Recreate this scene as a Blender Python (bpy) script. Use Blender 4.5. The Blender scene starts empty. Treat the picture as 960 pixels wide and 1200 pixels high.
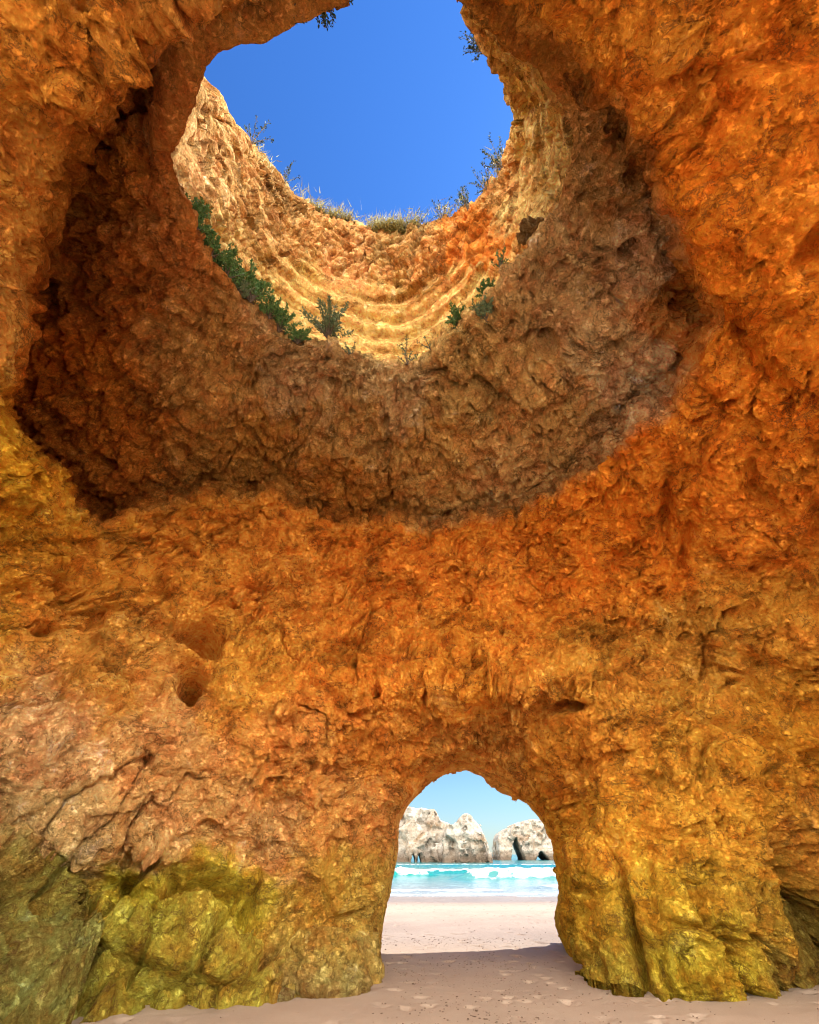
import bpy, math, random
import numpy as np
from mathutils import Vector
from concurrent.futures import ThreadPoolExecutor
POOL = ThreadPoolExecutor(4)
np.seterr(over='ignore')

SC = bpy.context.scene
COL = SC.collection
R = math.radians
rng = np.random.default_rng(7)
random.seed(7)

# ------------------------------------------------------------------ camera
CAM_H = 1.6
F = 560.0
PITCH = math.atan(401 / F)
cp, sp = math.cos(PITCH), math.sin(PITCH)
cd = bpy.data.cameras.new('camera')
cam = bpy.data.objects.new('camera', cd)
COL.objects.link(cam)
cam.location = (0, 0, CAM_H)
cam.rotation_euler = (R(90) + PITCH, 0, 0)
cd.sensor_fit = 'VERTICAL'
cd.sensor_height = 24
cd.lens = F / 1200 * 24
cd.clip_start = 0.05
cd.clip_end = 6000
SC.camera = cam
C0 = np.array([0, 0, CAM_H])


def ray(px, py):
    x = (px - 480) / F
    y = (600 - py) / F
    return np.array([x, cp - sp * y, sp + cp * y])


def pt(px, py, mode, v):
    """pixel + one world coordinate (or slant factor t) -> world point"""
    d = ray(px, py)
    if mode == 't':
        t = v
    elif mode == 'x':
        t = v / d[0]
    elif mode == 'y':
        t = v / d[1]
    else:
        t = (v - CAM_H) / d[2]
    return C0 + d * t


def project(P):
    Q = P - C0
    x = Q[..., 0]
    yc = -sp * Q[..., 1] + cp * Q[..., 2]
    zc = cp * Q[..., 1] + sp * Q[..., 2]
    zc = np.where(zc < 0.05, 0.05, zc)
    return 480 + F * x / zc, 600 - F * yc / zc


# ------------------------------------------------------------------ noise
def _h(ix, iy, iz, s):
    h = (ix.astype(np.uint32) * np.uint32(374761393) + iy.astype(np.uint32) * np.uint32(668265263)
         + iz.astype(np.uint32) * np.uint32(2147483647 - 1640531) + np.uint32((s * 974634777) & 0xffffffff))
    h = (h ^ (h >> np.uint32(13))) * np.uint32(1274126177)
    h = (h ^ (h >> np.uint32(15))) * np.uint32(2246822519)
    return h ^ (h >> np.uint32(16))


def _u(h):
    return (h & np.uint32(0xffffff)).astype(np.float32) / np.float32(0xffffff)


def threaded(fn):
    def run(P, s=0):
        P = np.asarray(P, np.float32)
        n = P.size // 3
        if n < 60000:
            return fn(P, s)
        Q = P.reshape(-1, 3)
        parts = list(POOL.map(lambda c: fn(c, s), np.array_split(Q, max(4, n // 30000))))
        if isinstance(parts[0], tuple):
            return tuple(np.concatenate([p[k] for p in parts]).reshape(P.shape[:-1]) for k in range(len(parts[0])))
        return np.concatenate(parts).reshape(P.shape[:-1])
    return run


@threaded
def noise3(P, s=0):
    """gradient noise about -1..1"""
    P = np.asarray(P, np.float32)
    i = np.floor(P).astype(np.int32)
    f = (P - i).astype(np.float32)
    w = f * f * f * (f * (f * 6 - 15) + 10)
    out = 0
    for dx in (0, 1):
        wx = w[..., 0] if dx else 1 - w[..., 0]
        for dy in (0, 1):
            wy = w[..., 1] if dy else 1 - w[..., 1]
            for dz in (0, 1):
                wz = w[..., 2] if dz else 1 - w[..., 2]
                h = _h(i[..., 0] + dx, i[..., 1] + dy, i[..., 2] + dz, s)
                gx = ((h & np.uint32(1023)).astype(np.float32) / 511.5 - 1)
                gy = (((h >> np.uint32(10)) & np.uint32(1023)).astype(np.float32) / 511.5 - 1)
                gz = (((h >> np.uint32(20)) & np.uint32(1023)).astype(np.float32) / 511.5 - 1)
                out = out + wx * wy * wz * (gx * (f[..., 0] - dx) + gy * (f[..., 1] - dy) + gz * (f[..., 2] - dz))
    return out * 1.25


def fbm(P, octv=4, s=0, gain=0.5, lac=2.03):
    a, o, n = 1.0, 0, 0
    for k in range(octv):
        o = o + a * noise3(P * (lac ** k) + 17.3 * k, s + k)
        n += a
        a *= gain
    return o / n


def ridged(P, octv=4, s=0, gain=0.5):
    a, o, n = 1.0, 0, 0
    for k in range(octv):
        o = o + a * (1 - 2 * np.abs(noise3(P * (2.07 ** k) + 9.1 * k, s + k)))
        n += a
        a *= gain
    return o / n


@threaded
def facet(P, s=0):
    """broken-rock relief: every cell is a tilted plane with its own level"""
    P = np.asarray(P, np.float32)
    i = np.floor(P).astype(np.int32)
    f = (P - i).astype(np.float32)
    best = np.full(P.shape[:-1], 9, np.float32)
    out = np.zeros_like(best)
    for dx in (-1, 0, 1):
        for dy in (-1, 0, 1):
            for dz in (-1, 0, 1):
                h = _h(i[..., 0] + dx, i[..., 1] + dy, i[..., 2] + dz, s)
                jx = (h & np.uint32(1023)).astype(np.float32) / 1023
                jy = ((h >> np.uint32(10)) & np.uint32(1023)).astype(np.float32) / 1023
                jz = ((h >> np.uint32(20)) & np.uint32(1023)).astype(np.float32) / 1023
                ox = f[..., 0] - dx - jx; oy = f[..., 1] - dy - jy; oz = f[..., 2] - dz - jz
                d = ox * ox + oy * oy + oz * oz
                jj = ((h >> np.uint32(7)) & np.uint32(1023)).astype(np.float32) / 1023
                val = (jz * 2 - 1) * ox + (jj * 2 - 1) * oy + (jy * 2 - 1) * oz + (jx - .5) * .7
                nr = d < best
                out = np.where(nr, val, out)
                best = np.where(nr, d, best)
    return out


@threaded
def worley(P, s=0):
    """F1, F2 and the random value of the nearest cell"""
    P = np.asarray(P, np.float32)
    i = np.floor(P).astype(np.int32)
    f = (P - i).astype(np.float32)
    f1 = np.full(P.shape[:-1], 9, np.float32)
    f2 = f1.copy()
    rv = np.zeros_like(f1)
    for dx in (-1, 0, 1):
        for dy in (-1, 0, 1):
            for dz in (-1, 0, 1):
                h = _h(i[..., 0] + dx, i[..., 1] + dy, i[..., 2] + dz, s)
                jx = (h & np.uint32(1023)).astype(np.float32) / 1023
                jy = ((h >> np.uint32(10)) & np.uint32(1023)).astype(np.float32) / 1023
                jz = ((h >> np.uint32(20)) & np.uint32(1023)).astype(np.float32) / 1023
                d = (dx + jx - f[..., 0]) ** 2 + (dy + jy - f[..., 1]) ** 2 + (dz + jz - f[..., 2]) ** 2
                nr = d < f1
                f2 = np.where(nr, f1, np.minimum(f2, d))
                rv = np.where(nr, jx, rv)
                f1 = np.where(nr, d, f1)
    return np.sqrt(f1), np.sqrt(f2), rv


def sstep(a, b, x):
    t = np.clip((x - a) / (b - a), 0, 1)
    return t * t * (3 - 2 * t)


# ------------------------------------------------------------------ interpolation
def hermite(xk, yk, x, mono=False):
    """non-uniform cubic through (xk, yk[k,:])"""
    xk = np.asarray(xk, float)
    yk = np.asarray(yk, float)
    h = np.diff(xk)
    d = np.diff(yk, axis=0) / h[:, None]
    m = np.zeros_like(yk)
    m[1:-1] = (d[:-1] * h[1:, None] + d[1:] * h[:-1, None]) / (h[:-1] + h[1:])[:, None]
    m[0], m[-1] = d[0], d[-1]
    if mono:
        bad = d[:-1] * d[1:] <= 0
        m[1:-1][bad] = 0
        lim = 2.5 * np.minimum(np.abs(d[:-1]), np.abs(d[1:]))
        m[1:-1] = np.sign(m[1:-1]) * np.minimum(np.abs(m[1:-1]), lim)
    i = np.clip(np.searchsorted(xk, x, side='right') - 1, 0, len(xk) - 2)
    t = ((x - xk[i]) / h[i])[:, None]
    hh = h[i][:, None]
    return ((2 * t ** 3 - 3 * t ** 2 + 1) * yk[i] + (t ** 3 - 2 * t ** 2 + t) * hh * m[i]
            + (-2 * t ** 3 + 3 * t ** 2) * yk[i + 1] + (t ** 3 - t ** 2) * hh * m[i + 1])


CX, CY = 440.0, 235.0


def polar(poly):
    """pixel polyline -> sorted (phi, r) about the hole's centre; phi 0 down, + right"""
    a = []
    for x, y in poly:
        a.append((math.degrees(math.atan2(x - CX, y - CY)), math.hypot(x - CX, y - CY)))
    a.sort()
    return np.array(a)


def ring_px(poly, phi):
    a = polar(poly)
    xk = np.concatenate([a[:, 0] - 360, a[:, 0], a[:, 0] + 360])
    yk = np.concatenate([a[:, 1]] * 3)[:, None]
    r = hermite(xk, yk, phi, True)[:, 0]
    return CX + r * np.sin(np.radians(phi)), CY + r * np.cos(np.radians(phi))


def ring_val(tab, phi):
    a = np.array(sorted(tab), float)
    xk = np.concatenate([a[:, 0] - 360, a[:, 0], a[:, 0] + 360])
    yk = np.concatenate([a[:, 1]] * 3)[:, None]
    return hermite(xk, yk, phi, True)[:, 0]


def rays(px, py):
    x = (px - 480) / F
    y = (600 - py) / F
    return np.stack([x, cp - sp * y, sp + cp * y], -1)


def at_z(px, py, z):
    d = rays(px, py)
    return C0 + d * ((z - CAM_H) / d[:, 2])[:, None]


def at_t(px, py, t):
    return C0 + rays(px, py) * np.asarray(t)[:, None]


# ------------------------------------------------------------------ mesh helper
def mesh_obj(name, V, Fc, mat=None, smooth=True, parent=None):
    V = np.asarray(V, np.float32).reshape(-1, 3)
    me = bpy.data.meshes.new(name)
    if isinstance(Fc, np.ndarray):
        k = Fc.shape[1]
        me.vertices.add(len(V))
        me.vertices.foreach_set('co', V.ravel())
        me.loops.add(Fc.size)
        me.loops.foreach_set('vertex_index', Fc.astype(np.int32).ravel())
        me.polygons.add(len(Fc))
        me.polygons.foreach_set('loop_start', np.arange(0, Fc.size, k, dtype=np.int32))
        me.polygons.foreach_set('loop_total', np.full(len(Fc), k, dtype=np.int32))
        me.update(calc_edges=True)
        me.validate()
    else:
        me.from_pydata([tuple(v) for v in V.tolist()], [], Fc)
        me.update()
    if smooth:
        me.polygons.foreach_set('use_smooth', np.ones(len(me.polygons), bool))
    if mat:
        me.materials.append(mat)
    o = bpy.data.objects.new(name, me)
    COL.objects.link(o)
    if parent:
        o.parent = parent
    return o


def tag(o, label=None, cat=None, group=None, kind=None):
    if label: o['label'] = label
    if cat: o['category'] = cat
    if group: o['group'] = group
    if kind: o['kind'] = kind
    return o


def grid_faces(nr, nc, off=0, wrap=False):
    r = np.arange(nr - 1)[:, None]
    c = np.arange(nc if wrap else nc - 1)[None]
    c2 = (c + 1) % nc
    return np.stack([off + r * nc + c, off + r * nc + c2, off + (r + 1) * nc + c2, off + (r + 1) * nc + c], -1).reshape(-1, 4)


# ------------------------------------------------------------------ node helper
def mat_new(name, rough=0.9, spec=0.2):
    m = bpy.data.materials.new(name)
    m.use_nodes = True
    nt = m.node_tree
    b = nt.nodes['Principled BSDF']
    b.inputs['Roughness'].default_value = rough
    b.inputs['Specular IOR Level'].default_value = spec
    return m, nt, b


def N(nt, typ, **kw):
    n = nt.nodes.new(typ)
    for k, v in kw.items():
        if k in n.inputs:
            n.inputs[k].default_value = v
        else:
            setattr(n, k, v)
    return n


def ramp(nt, src, stops, interp='LINEAR'):
    n = nt.nodes.new('ShaderNodeValToRGB')
    n.color_ramp.interpolation = interp
    e = n.color_ramp.elements
    while len(e) < len(stops): e.new(0.5)
    for k, (p, c) in enumerate(stops):
        e[k].position = p
        e[k].color = (*c, 1) if len(c) == 3 else c
    nt.links.new(src, n.inputs[0])
    return n.outputs[0]


def mixc(nt, f, a, b, mode='MIX'):
    n = nt.nodes.new('ShaderNodeMix')
    n.data_type = 'RGBA'
    n.blend_type = mode
    for s, v in ((0, f), (6, a), (7, b)):
        if hasattr(v, 'node'):
            nt.links.new(v, n.inputs[s])
        elif s == 0:
            n.inputs[s].default_value = v
        else:
            n.inputs[s].default_value = (*v, 1)
    return n.outputs[2]


def math_n(nt, op, a, b=None, c=None):
    n = nt.nodes.new('ShaderNodeMath')
    n.operation = op
    for s, v in ((0, a), (1, b), (2, c)):
        if v is None: continue
        if hasattr(v, 'node'): nt.links.new(v, n.inputs[s])
        else: n.inputs[s].default_value = v
    return n.outputs[0]


def coord(nt, scale=(1, 1, 1)):
    tc = nt.nodes.new('ShaderNodeTexCoord')
    mp = nt.nodes.new('ShaderNodeMapping')
    mp.inputs['Scale'].default_value = scale
    nt.links.new(tc.outputs['Object'], mp.inputs[0])
    return mp.outputs[0]


def noise_n(nt, vec, scale, detail=6, rough=0.6, dist=0.0):
    n = nt.nodes.new('ShaderNodeTexNoise')
    n.inputs['Scale'].default_value = scale
    n.inputs['Detail'].default_value = detail
    n.inputs['Roughness'].default_value = rough
    n.inputs['Distortion'].default_value = dist
    nt.links.new(vec, n.inputs['Vector'])
    return n.outputs['Fac']


def vor_n(nt, vec, scale, feature='F1', out='Distance'):
    n = nt.nodes.new('ShaderNodeTexVoronoi')
    n.feature = feature
    n.inputs['Scale'].default_value = scale
    nt.links.new(vec, n.inputs['Vector'])
    return n.outputs[out]


# ================================================================== CAVE ROCK
# --- columns round the roof hole, denser in the lower part
def dens_phi():
    seg = [(-180, -60, 420), (-60, 60, 900), (60, 180, 420)]
    out = []
    for a, b, n in seg:
        out.append(np.linspace(a, b, n, endpoint=False))
    return np.concatenate(out)


phi = dens_phi()
NC = len(phi)
iL, iR = 420, 420 + 900          # shared columns with the lower wall

A_px = [(228, 138), (250, 143), (272, 146), (284, 165), (298, 186), (330, 220), (350, 240), (380, 258), (420, 268), (480, 273),
        (520, 266), (548, 252), (576, 228), (592, 200), (602, 165), (611, 134), (598, 108), (578, 68), (560, 30), (540, -2),
        (500, -60), (440, -90), (360, -80), (262, -44), (176, 22), (166, 100)]
B_px = [(332, 10), (300, 26), (243, 42), (220, 76), (208, 110), (200, 140), (190, 175), (198, 203), (218, 236), (228, 280),
        (262, 325), (290, 360), (322, 388), (368, 404), (410, 420), (440, 432), (475, 436), (510, 418), (548, 380),
        (584, 336), (612, 305), (640, 262), (662, 222), (672, 180), (668, 140), (648, 96), (612, 52), (580, 16), (558, -8),
        (520, -40), (440, -40), (380, -12)]
D_px = [(350, -64), (256, -12), (176, 44), (115, 98), (66, 165), (44, 225), (40, 270), (20, 330), (8, 385), (-12, 440), (-8, 480),
        (50, 552), (112, 618), (170, 600), (235, 588), (310, 590), (380, 612), (450, 620), (540, 622), (610, 612),
        (650, 580), (705, 545), (765, 495), (812, 440), (836, 390), (828, 330), (803, 265), (780, 190), (745, 115), (690, 52),
        (630, 10), (585, -25), (520, -70), (440, -110), (400, -90)]
E_px = [(-60, 648), (60, 655), (160, 645), (250, 640), (350, 650), (440, 656), (530, 655), (640, 645), (760, 648), (930, 650),
        (1140, 615), (1250, 400), (1250, 0), (1150, -300), (800, -420), (440, -450), (100, -420), (-250, -300), (-350, 0),
        (-330, 300), (-210, 600)]

def ragged(x, y, amp, fr_, sd):
    a = np.radians(phi)
    q = np.stack([np.cos(a) * fr_, np.sin(a) * fr_, 0 * a], -1)
    n = fbm(q, 4, sd, .6) * amp
    return x + n * np.sin(a), y + n * np.cos(a)


axx, axy = ring_px(A_px, phi)
bx, by = ring_px(B_px, phi)
dx, dy = ring_px(D_px, phi)
ex, ey = ring_px(E_px, phi)
axx, axy = ragged(axx, axy, 7, 6, 901)
bx, by = ragged(bx, by, 12, 6, 902)
dx, dy = ragged(dx, dy, 34 * (1 - .8 * sstep(100, 130, np.abs(phi))), 4, 903)

zA = ring_val([(-180, 12.5), (-120, 15.5), (-80, 18), (-30, 18), (0, 17.6), (40, 17.6), (80, 17.5), (120, 16), (150, 14.5)], phi)
RA = at_z(axx, axy, zA)
zB = ring_val([(-180, 10.2), (-90, 10.2), (-30, 10.5), (0, 10.3), (45, 10.6), (90, 10.6), (140, 10.6)], phi)
RB = at_z(bx, by, zB)
# shaft foot, hidden behind the lip
gap = ring_val([(-180, 12), (-100, 14), (-50, 45), (0, 40), (40, 35), (80, 18), (140, 6)], phi)
fr = 1 + gap / np.hypot(bx - CX, by - CY)
RA2 = at_z(CX + (bx - CX) * fr, CY + (by - CY) * fr, zB + 0.5)
RM = RA * 0.45 + RA2 * 0.55
hm = ring_val([(-180, 0.2), (-40, 0.5), (0, 0.6), (40, 0.6), (90, 0.3), (150, 0.2)], phi)
cen = RA.mean(0)
outw = RM - np.array([cen[0], cen[1], 0]) * [1, 1, 0]
outw[:, 2] = 0
outw /= np.linalg.norm(outw, axis=1)[:, None]
RM = RM + outw * hm[:, None]
RM2 = RA * 0.78 + RA2 * 0.22 + outw * 0.25
# plateau beyond the rim
RP = RA + outw * 1.2 + [0, 0, 0.35]
RP2 = RA + outw * ring_val([(-180, 1.6), (-110, 2), (-70, 8), (70, 8), (110, 3), (150, 2)], phi)[:, None] + [0, 0, 0.1]
lipo = RB - [0, 0, 0]
# ledge crest just above the lip
outb = outw
RB1 = RB + outb * 0.35 + [0, 0, 0.42]
# underside of the ring
tD = ring_val([(-180, 5.0), (-140, 5.2), (-110, 5.6), (-90, 6.4), (-70, 6.8), (-61, 7.4), (-50, 8.3), (-40, 9.3), (-32, 10.6),
               (-15, 11.2), (0, 11.4), (20, 11.2), (32, 10.2), (45, 9.2), (60, 8.2), (75, 7.2), (90, 6.6), (110, 6.1), (135, 5.6), (160, 5.2)], phi)
RD = at_t(dx, dy, tD)
tC = np.linalg.norm((RB - C0), axis=1) / np.linalg.norm(rays(bx, by), axis=1)


def between(f, tmul_tab, base):
    px = bx + (dx - bx) * f
    py = by + (dy - by) * f
    return at_t(px, py, base * ring_val(tmul_tab, phi))


# dome surface continues behind the near lip on the left, meets the crease at the bottom
dome_t = ring_val([(-180, 6.6), (-140, 7.2), (-110, 8.3), (-90, 9.2), (-70, 10.2), (-60, 10.8), (-50, 11.4), (-35, 12.0), (-15, 12.4), (0, 12.5),
                   (20, 12.2), (32, 11.4), (45, 10.5), (60, 9.6), (75, 8.8), (90, 8.1), (110, 7.3), (135, 6.7), (160, 6.5)], phi)
def lerpt(f, g):
    px = bx + (dx - bx) * f
    py = by + (dy - by) * f
    return at_t(px, py, tC * (1 - g) + dome_t * g)
RC1 = lerpt(0.33, 0.25)
RC2 = lerpt(0.72, 0.85)
ov = ring_val([(-180, 1.05), (-120, 1.06), (-75, 1.12), (-60, 1.10), (-50, 1.08), (-38, 1.0), (0, 1.0), (40, 1.0), (60, 1.0), (80, 1.0), (110, 1.02), (150, 1.02)], phi)
RC3 = lerpt(0.93 * ov, 1.0)
# outer ring out of frame / ridge towards the lower wall
tE = ring_val([(-180, 3.6), (-140, 3.6), (-115, 4.0), (-90, 4.6), (-70, 5.4), (-61, 5.9), (-50, 7.4), (-40, 8.9), (-30, 10.2), (-15, 10.9), (0, 11.1),
               (20, 10.9), (32, 10.4), (45, 9.4), (53, 8.6), (60, 7.4), (75, 6.0), (90, 5.4), (115, 4.6), (140, 3.8)], phi)
RE = at_t(ex, ey, tE)
gd = ring_val([(-180, .3), (-60, .3), (-30, .5), (30, .5), (60, .3)], phi)
tm = tD * (1 - gd) + tE * gd
lipb = ring_val([(-180, -.25), (-90, -.35), (-60, -.2), (-35, 0), (35, 0), (70, -.15), (110, -.2)], phi)
RDE = at_t(dx + (ex - dx) * gd * 0.5, dy + (ey - dy) * gd * 0.5, tD * (1 - gd * .5) + tE * gd * .5 + lipb)

rings = [RP2, RP, RA, RM2, RM, RA2, RB1, RB, RC1, RC2, RC3, RD, RDE, RE]
rows = [4, 6, 40, 55, 50, 6, 10, 55, 60, 45, 14, 40, 90]
zone = [0, 0, 0, 0, 0, 0, 0, 0, 1, 1, 1, 1, 2, 2, 2]


def loft(rings, rows):
    K = len(rings)
    X = np.stack(rings, 0)                       # K, N, 3
    ts, seg = [], []
    for k in range(K - 1):
        ts += list(k + np.arange(rows[k]) / rows[k])
    ts.append(K - 1)
    ts = np.array(ts)
    Y = X.reshape(K, -1)
    out = hermite(np.arange(K), Y, ts, True)
    return out.reshape(len(ts), X.shape[1], 3), ts


U, tsU = loft(rings, rows)
nrU = U.shape[0]

# --- lower wall: from the ridge down to the sand and out through the sea arch
nX = 330
uL = np.linspace(0, 0.2, nX, endpoint=False)
uM = 0.2 + 0.6 * np.arange(iR - iL + 1) / (iR - iL)
uR = np.linspace(0.8, 1.0, nX + 1)[1:]
uu = np.concatenate([uL, uM, uR])
NL = len(uu)

g = lambda L: (np.array([a[0] for a in L]), np.array([pt(*a[1:]) for a in L]))
def lring(L):
    k, P = g(L)
    return hermite(k, P, uu, True)

Oo_l = [(0, -350, 1420, 'z', 0.0), (.08, -360, 1180, 'x', -4.3), (.15, -330, 850, 'x', -4.9)]
Oo_r = [(.86, 1330, 850, 'x', 7.8), (.93, 1330, 1050, 'x', 8.0), (1.0, 1330, 1190, 'z', 0.0)]
Emid = RE[iL:iR + 1]
kl, Pl = g(Oo_l)
kr, Pr = g(Oo_r)
ks = np.concatenate([kl, uM[::60], kr])
Ps = np.concatenate([Pl, Emid[::60], Pr])
RO = hermite(ks, Ps, uu, True)
RO[nX:nX + len(Emid)] = Emid

RF = lring([(0, 92, 1200, 'z', 0), (.06, 40, 1130, 't', 5.95), (.12, 5, 1020, 't', 6.3), (.2, -10, 900, 't', 6.6), (.25, 45, 820, 't', 7.5), (.30, 130, 770, 't', 8.6),
            (.35, 250, 740, 't', 9.7), (.42, 360, 730, 't', 10.3), (.5, 470, 725, 't', 10.5), (.58, 560, 730, 't', 10.5), (.65, 660, 735, 't', 10.3),
            (.70, 740, 760, 't', 9.9), (.75, 830, 800, 't', 9.2), (.8, 960, 860, 't', 8.4), (.87, 1010, 960, 't', 8.4), (.93, 1020, 1060, 't', 8.6), (1, 1000, 1122, 'z', 0)])
RG = lring([(0, 320, 1168, 'z', 0), (.06, 275, 1125, 't', 6.75), (.12, 245, 1060, 't', 7.4), (.2, 235, 975, 't', 7.9), (.25, 270, 905, 't', 8.3), (.30, 320, 860, 't', 8.8),
            (.35, 380, 832, 't', 9.1), (.42, 445, 812, 't', 9.45), (.5, 510, 802, 't', 9.5), (.58, 580, 798, 't', 9.5), (.65, 650, 800, 't', 9.45),
            (.70, 710, 820, 't', 9.1), (.75, 765, 855, 't', 8.8), (.8, 820, 915, 't', 8.2), (.87, 850, 990, 't', 7.7), (.93, 855, 1080, 't', 7.1), (1, 825, 1167, 'z', 0)])
RT = lring([(0, 415, 1156, 'z', 0), (.06, 402, 1125, 't', 7.6), (.12, 395, 1070, 't', 8.1), (.2, 400, 1000, 't', 8.6), (.25, 412, 945, 't', 9.0), (.30, 432, 912, 't', 9.6),
            (.35, 458, 888, 't', 9.9), (.42, 497, 862, 't', 10.2), (.5, 538, 850, 't', 10.35), (.58, 580, 850, 't', 10.4), (.65, 622, 858, 't', 10.2),
            (.70, 652, 880, 't', 9.4), (.75, 676, 915, 't', 9.05), (.8, 694, 960, 't', 8.6), (.87, 704, 1020, 't', 8.15), (.93, 706, 1090, 't', 7.65), (1, 706, 1154, 'z', 0)])
RT2 = lring([(0, 434, 1146, 'z', 0), (.06, 428, 1110, 'y', 11.0), (.12, 432, 1050, 'y', 11.4), (.2, 444, 995, 'y', 11.6), (.25, 450, 952, 'y', 11.8), (.30, 466, 925, 'y', 12),
             (.35, 482, 906, 'y', 12), (.42, 508, 888, 'y', 12), (.5, 545, 880, 'y', 12), (.58, 580, 893, 'y', 12), (.65, 611, 908, 'y', 12),
             (.70, 638, 932, 'y', 12), (.75, 655, 962, 'y', 11.9), (.8, 668, 1000, 'y', 11.8), (.87, 672, 1045, 'y', 11.6), (.93, 676, 1095, 'y', 11.6), (1, 684, 1132, 'z', 0)])
RH = lring([(0, 445, 1132, 'z', 0), (.06, 445, 1100, 'y', 12.3), (.12, 452, 1058, 'y', 12.8), (.16, 459, 1030, 'y', 12.9), (.2, 466, 998, 'y', 13), (.25, 468, 966, 'y', 13), (.30, 481, 940, 'y', 13),
            (.35, 499, 921, 'y', 13), (.42, 522, 906, 'y', 13), (.5, 546, 902, 'y', 13), (.55, 562, 908, 'y', 13), (.6, 578, 921, 'y', 13), (.65, 596, 931, 'y', 13), (.70, 620, 942, 'y', 13),
            (.75, 637, 965, 'y', 13), (.8, 652, 1000, 'y', 13), (.87, 656, 1035, 'y', 13), (.93, 654, 1082, 'y', 13.1), (1, 664, 1113, 'z', 0)])
hc = np.array([0.95, 0, 0.8])
def flare(ring, y, k, add=0):
    P = RH.copy()
    c = np.array([1.2, 0, 1.2])
    v = (P - c) * [1, 0, 1]
    P[:, 0] += v[:, 0] * k
    P[:, 2] = np.where(P[:, 2] > 0.02, P[:, 2] + np.maximum(v[:, 2] * k, 0), P[:, 2])
    P[:, 1] += y
    return P
RX = flare(RH, 0.9, 0.25)
RX2 = flare(RH, 1.4, 0.9)
RX3 = flare(RH, 0.6, 5.0)
RX3[:, 2] = np.where(RX3[:, 2] > .05, RX3[:, 2] * 1.1, RX3[:, 2])
lr = [RO, RF, RG, RT, RT2, RH, RX, RX2, RX3]
lrows = [170, 120, 90, 50, 40, 10, 8, 20]
L, tsL = loft(lr, lrows)
nrL = L.shape[0]

# skirts below the sand for the two end columns
def skirt(Lg):
    a = Lg[:, :1].copy(); a[..., 2] = -0.8
    b = Lg[:, -1:].copy(); b[..., 2] = -0.8
    return np.concatenate([a, Lg, b], 1)

# normals on grids
def gnormal(Gd, wrap):
    if wrap:
        du = np.roll(Gd, -1, 1) - np.roll(Gd, 1, 1)
    else:
        du = np.gradient(Gd, axis=1)
    dv = np.gradient(Gd, axis=0)
    n = np.cross(du, dv)
    return n / (np.linalg.norm(n, axis=-1, keepdims=True) + 1e-9)


def smooth_n(n, wrap, it=6):
    for _ in range(it):
        if wrap:
            n = (np.roll(n, 1, 1) + np.roll(n, -1, 1) + 2 * n) / 4
        else:
            m = n.copy(); m[:, 1:-1] = (n[:, :-2] + n[:, 2:] + 2 * n[:, 1:-1]) / 4; n = m
        m = n.copy(); m[1:-1] = (n[:-2] + n[2:] + 2 * n[1:-1]) / 4; n = m
    return n / (np.linalg.norm(n, axis=-1, keepdims=True) + 1e-9)


nU = smooth_n(gnormal(U, True), True, 10)
nL = smooth_n(gnormal(L, False), False, 10)
# orient towards the open air (test: average faces camera)
for nn, Gd in ((nU, U), (nL, L)):
    pass
if np.mean(np.sum(nU[nrU - 60] * (C0 - U[nrU - 60]), -1)) < 0: nU = -nU
if np.mean(np.sum(nL[60] * (C0 - L[60]), -1)) < 0: nL = -nL
# shared border normals
shared = nU[-1, iL:iR + 1] + nL[0, nX:nX + (iR - iL + 1)]
shared /= np.linalg.norm(shared, axis=-1, keepdims=True)
blend = np.linspace(1, 0, 12)[:, None, None]
nU[-12:, iL:iR + 1] = nU[-12:, iL:iR + 1] * (1 - blend[::-1]) + shared * blend[::-1]
nL[:12, nX:nX + (iR - iL + 1)] = nL[:12, nX:nX + (iR - iL + 1)] * (1 - blend) + shared * blend
nU /= np.linalg.norm(nU, axis=-1, keepdims=True)
nL /= np.linalg.norm(nL, axis=-1, keepdims=True)

# row parameter -> zones
rowU = np.repeat(tsU[:, None], NC, 1)
rowL = np.repeat(tsL[:, None], NL, 1) + 20
V0 = np.concatenate([U.reshape(-1, 3), L.reshape(-1, 3)]).astype(np.float64)
NN = np.concatenate([nU.reshape(-1, 3), nL.reshape(-1, 3)])
RW = np.concatenate([rowU.ravel(), rowL.ravel()])
PH = np.concatenate([np.repeat(phi[None], nrU, 0).ravel(), np.zeros(nrL * NL)])
PX, PY = project(V0)

_rn = 1.1 * fbm(V0.astype(np.float32) * .9, 6, 45, .7)
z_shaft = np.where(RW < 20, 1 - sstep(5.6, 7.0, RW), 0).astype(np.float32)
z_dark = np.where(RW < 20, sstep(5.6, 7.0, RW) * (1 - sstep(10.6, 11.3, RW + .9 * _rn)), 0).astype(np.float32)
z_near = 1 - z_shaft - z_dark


def world_of(px, py, rmin=-1, rmax=99):
    d = (PX - px) ** 2 + (PY - py) ** 2 + np.where((RW >= rmin) & (RW <= rmax), 0, 1e9)
    return V0[np.argmin(d)]


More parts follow.
